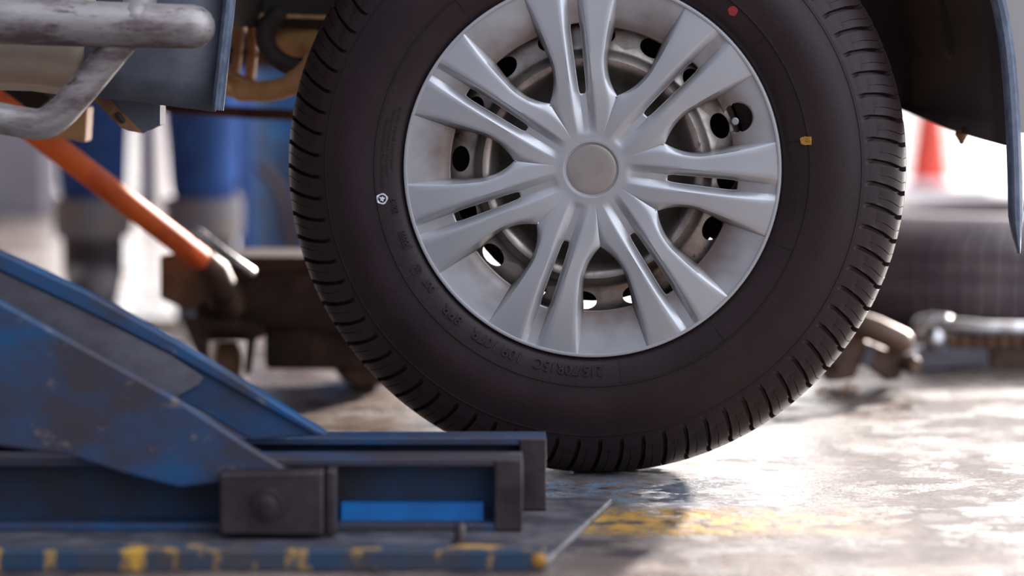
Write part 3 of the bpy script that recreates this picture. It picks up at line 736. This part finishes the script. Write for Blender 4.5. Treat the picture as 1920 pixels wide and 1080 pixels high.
for i, (x, y, s, a) in enumerate([(1532, 720, .008, .5), (1576, 716, .012, .9), (1600, 712, .007, 1.2)]):
    p = W(x, y, .70); p.z = .006
    dv = Vector((cos(a), .3, sin(a)*.6))
    tag(mesh('metal_pin', *tube([p, p + dv*s*1.8], .0035, 10), M['rust'], loc=(p.x, p.y, 0)),
        ['small tan metal pin nearest the tyre tread', 'small tan metal pin lying between the other two near the caliper', 'small tan metal pin touching the rusty caliper'][i], 'pin', 'loose pins by the caliper')

jk = empty('ratchet_wrench', (W(1800, 680, 1.0).x, 1.0, 0), 'chrome bar tool with round knuckle head on the floor in front of the spare tyre', 'wrench')
zf = lambda p, z: Vector((p.x, p.y, z))
bar = mesh('bar', *tube([W(1768, 610, 1.0), W(1850, 617, 1.0), W(2100, 622, 1.0)], [.0125, .0115, .0125], 20), M['chrome'], jk)
mesh('tooth_rack', *prism_px([(1775, 628), (2100, 634), (2100, 700), (1858, 704), (1856, 662), (1775, 655)], 1.0, .06), M['darkrust'], jk, smooth=False, bevel=.002)
for k in range(11):
    x = 1782 + k*24
    mesh('tooth', *prism_px([(x, 634), (x+11, 635), (x+11, 648), (x, 647)], .992, .008), M['rust'], jk, smooth=False)
hk = mesh('knuckle', *tube(smoothline([W(1720, 632, 1.0), W(1722, 608, 1.0), W(1742, 599, 1.0), W(1775, 600, 1.0)], 5), [.006]*4+[.0085]*12, 16), M['chrome'], jk)
mesh('ball', *lathe([(.018*sin(pi*k/16), -.018*cos(pi*k/16)) for k in range(17)], W(1749, 636, .99), (.3, 1, 0), 28), M['chrome'], hk)
mesh('foot_plate', *prism_px([(1700, 652), (1852, 656), (1852, 688), (1715, 694)], .985, .05), M['liftgrey'], jk, smooth=False, bevel=.003)

# spare tyre lying flat: the same tread, axis upright
sp = W(1850, 500, 1.72); 
def wsp(r, th, h): return Vector((sp.x + r*PX*cos(th), 1.72 + r*PX*sin(th), (h + 352)*PX*.92))
SV, SF = tyre_mesh(wsp)
tag(mesh('tyre', SV, SF, M['old_rubber'], loc=(sp.x, 1.72, 0), ang=38), 'spare tyre lying flat on the floor behind the car, tread facing the viewer', 'tyre')

# traffic cone far behind
cx = W(1742, 330, 5.4).x
tcn = empty('traffic_cone', (cx, 5.4, 0), 'orange-red traffic cone standing in the bright yard behind the spare tyre', 'traffic cone')
bs = mesh('base', *box((cx-.17, 5.23, 0), (cx+.17, 5.57, .03)), M['conewhite'], tcn, smooth=False, bevel=.01)
mesh('cone_body', *lathe([(.072, .03), (.018, .5), (.0001, .55)], (cx, 5.4, 0), (0, 0, 1), 32), M['cone'], tcn)

# ---------------------------------------------------------------- background, left
def pillar(x0, x1, Y, base_label, w=.3):
    a, b = W(x0, 300, Y).x, W(x1, 300, Y).x
    o = mesh('pillar', *box((a, Y, 0), (b, Y + w, 3.2)), M['concrete'], loc=((a+b)/2, Y, 0), smooth=False, bevel=.01)
    return tag(o, base_label, 'pillar')
pillar(-420, 86, 4.3, 'wide mauve-grey concrete pier at the far left behind the lift')
pillar(250, 304, 4.6, 'narrow grey concrete post standing between the legs of the person in jeans')

# drum and post
dx = W(735, 400, 2.45).x
drum = empty('oil_drum', (dx, 2.45, 0), 'blue steel oil drum standing behind the trolley jack', 'drum')
rd = .283
mesh('drum_body', *lathe([(.0001, .0), (rd, 0), (rd, .29), (rd+.008, .30), (rd, .31), (rd, .58), (rd+.008, .59), (rd, .60), (rd, .86), (rd+.006, .87), (rd-.01, .87), (rd-.012, .86), (.0001, .86)], (dx, 2.45, 0), (0, 0, 1), 56), M['drum'], drum)
px = W(461, 300, 2.2)
tag(mesh('pipe_post', *tube([(px.x, 2.2, 0), (px.x, 2.2, 1.6)], .019, 20), M['paleblue'], loc=(px.x, 2.2, 0)), 'pale blue upright pipe left of the blue drum', 'pipe')
tag(mesh('hose', *tube(smoothline([W(488, 312, 2.1), W(512, 340, 2.1), W(530, 375, 2.1), W(545, 440, 2.12), (W(548, 500, 2.12).x, 2.12, .012), (W(640, 500, 2.12).x, 2.0, .012)], 5), .011, 12), M['hose'], loc=(W(530, 400, 2.1).x, 2.1, 0)), 'brown rubber hose hanging down in front of the blue drum', 'hose')
# pale disc lid on floor
lp = W(305, 608, 1.6)
lid = mesh('round_lid', *lathe([(.0001, 0), (.032, 0), (.034, .004), (.030, .009), (.0001, .008)], (lp.x, 1.55, 0), (0, 0, 1), 28), M['rust'], loc=(lp.x, 1.55, 0))
tag(lid, 'small tan round lid on the floor left of the jack', 'lid')

# ---------------------------------------------------------------- person in jeans behind the car
PY = 1.85
xa, xb = W(176, 480, PY).x, W(384, 480, PY).x
person = empty('person', ((xa+xb)/2, PY, 0), 'person in blue jeans with rolled pale cuffs and dark boots, standing behind the car', 'person')
xc = (xa+xb)/2
def skinned(name, verts, edges, radii, m, parent, root=0, sub=2):
    base = off(parent)
    me = bpy.data.meshes.new(name); me.from_pydata([tuple(Vector(q) - base) for q in verts], edges, []); me.materials.append(m)
    o = bpy.data.objects.new(name, me); COL.objects.link(o); o.parent = parent
    o.modifiers.new('skin', 'SKIN')
    for i, r in enumerate(radii):
        sv = me.skin_vertices[0].data[i]; sv.radius = (r, r) if not isinstance(r, tuple) else r; sv.use_root = (i == root)
    s = o.modifiers.new('sub', 'SUBSURF'); s.levels = sub; s.render_levels = sub
    dg = bpy.context.evaluated_depsgraph_get(); me2 = bpy.data.meshes.new_from_object(o.evaluated_get(dg)); o.modifiers.clear(); o.data = me2
    me2.shade_smooth(); return o
H0 = .95
bv = [(xc, PY, H0), (xc, PY, 1.12), (xc, PY+.01, 1.30), (xc, PY, 1.44), (xc, PY-.01, 1.52), (xc, PY-.02, 1.60), (xc, PY-.02, 1.72)]
be = [(0, 1), (1, 2), (2, 3), (3, 4), (4, 5), (5, 6)]; brd = [(.15, .11), (.13, .10), (.16, .11), (.11, .08), .055, (.075, .09), (.065, .08)]
for s, fx in ((-1, xa), (1, xb)):
    k = len(bv)
    bv += [(xc + s*.09, PY, .88), ((xc + s*.09 + fx)/2, PY-.02, .50), (fx, PY, .12)]; brd += [.085, .055, .04]
    be += [(0, k), (k, k+1), (k+1, k+2)]
    k = len(bv)
    bv += [(xc + s*.18, PY, 1.42), (xc + s*.24, PY+.02, 1.14), (xc + s*.22, PY-.16, .98), (xc + s*.19, PY-.24, .99)]; brd += [.055, .042, .032, (.035, .02)]
    be += [(3, k), (k, k+1), (k+1, k+2), (k+2, k+3)]
    for f in range(5):
        j = len(bv); b0 = Vector(bv[k+3]); sp_ = (f - 2)*.02
        if f == 4: q = [b0 + Vector((-s*.045, -.01, -.01)), b0 + Vector((-s*.06, -.04, -.02))]
        else: q = [b0 + Vector((sp_, -.06 - .006*(2-abs(f-1.5)), -.005)), b0 + Vector((sp_, -.085, -.035))]
        bv += q; brd += [.009, .008]; be += [(k+3, j), (j, j+1)]
body = skinned('body', bv, be, brd, M['skin'], person)
hair = mesh('hair', *lathe([(.10*sin(pi*k/20)*.95, .10*cos(pi*k/20)) for k in range(11)], (xc, PY+.0, 1.70), (0, .25, 1), 24), M['hair'], person)
mesh('nose', *tube([(xc, PY-.11, 1.66), (xc, PY-.125, 1.635)], [.008, .012], 10), M['skin'], person)
mesh('mouth', *tube([(xc-.022, PY-.105, 1.60), (xc+.022, PY-.105, 1.60)], .005, 8), M['skin'], person)
for s in (-1, 1):
    mesh('eye', *lathe([(.011*sin(pi*k/8), -.011*cos(pi*k/8)) for k in range(9)], (xc + s*.03, PY-.098, 1.67), (0, 1, 0), 12), M['white_mark'], person)
    mesh('ear', *tube([(xc + s*.085, PY, 1.68), (xc + s*.085, PY+.005, 1.63)], [.014, .01], 8), M['skin'], person)
jeans = skinned('jeans', [(xc, PY, .98), (xc, PY, .90)] + sum([[(xc + s*.095, PY, .84), ((xc + s*.095 + fx)/2, PY-.02, .50), (fx, PY, .24), (fx, PY, .185)] for s, fx in ((-1, xa), (1, xb))], []),
     [(0, 1), (1, 2), (2, 3), (3, 4), (4, 5), (1, 6), (6, 7), (7, 8), (8, 9)], [(.165, .12), (.16, .125), .10, .078, .068, .066, .10, .078, .068, .066], M['jeans'], person, root=1)
mesh('shirt', *tube([(xc, PY, .96), (xc, PY, 1.12), (xc, PY+.01, 1.30), (xc, PY, 1.42), (xc, PY, 1.47)], [.165, .155, .175, .15, .075], 28, cap='flat'), M['shirt'], person)
for s, fx in ((-1, xa), (1, xb)):
    mesh('sleeve', *tube([(xc + s*.13, PY, 1.42), (xc + s*.20, PY, 1.36), (xc + s*.235, PY+.015, 1.18)], [.07, .065, .055], 18), M['shirt'], person)
    mesh('cuff', *lathe([(.060, .135), (.068, .135), (.071, .165), (.070, .205), (.062, .205)], (fx, PY, 0), (0, 0, 1), 32, closed=True), M['cuff'], jeans)
    b_ = tube(smoothline([(fx, PY, .16), (fx, PY-.005, .10), (fx+.004, PY-.03, .062), (fx+.01, PY-.10, .045), (fx+.014, PY-.16, .038)], 4), [.056]*4+[.055]*4+[.050]*4+[.046]*4+[.040], 22)
    bo = mesh('boot', *b_, M['boot'], person)
    so_ = []
    n = 28
    for z, g in ((0, 1), (.022, 1.0)):
        for k in range(n):
            a = 2*pi*k/n; y = PY - .065 + .135*cos(a); x = fx + .006 + (.047 + .006*cos(a + pi))*sin(a) - .05*(y - PY)*0
            so_.append(Vector((x, y, z)))
    mesh('sole', so_, [tuple(range(n)), tuple(range(2*n-1, n-1, -1))] + [(k, (k+1) % n, n+(k+1) % n, n+k) for k in range(n)], M['sole'], bo, bevel=.004)
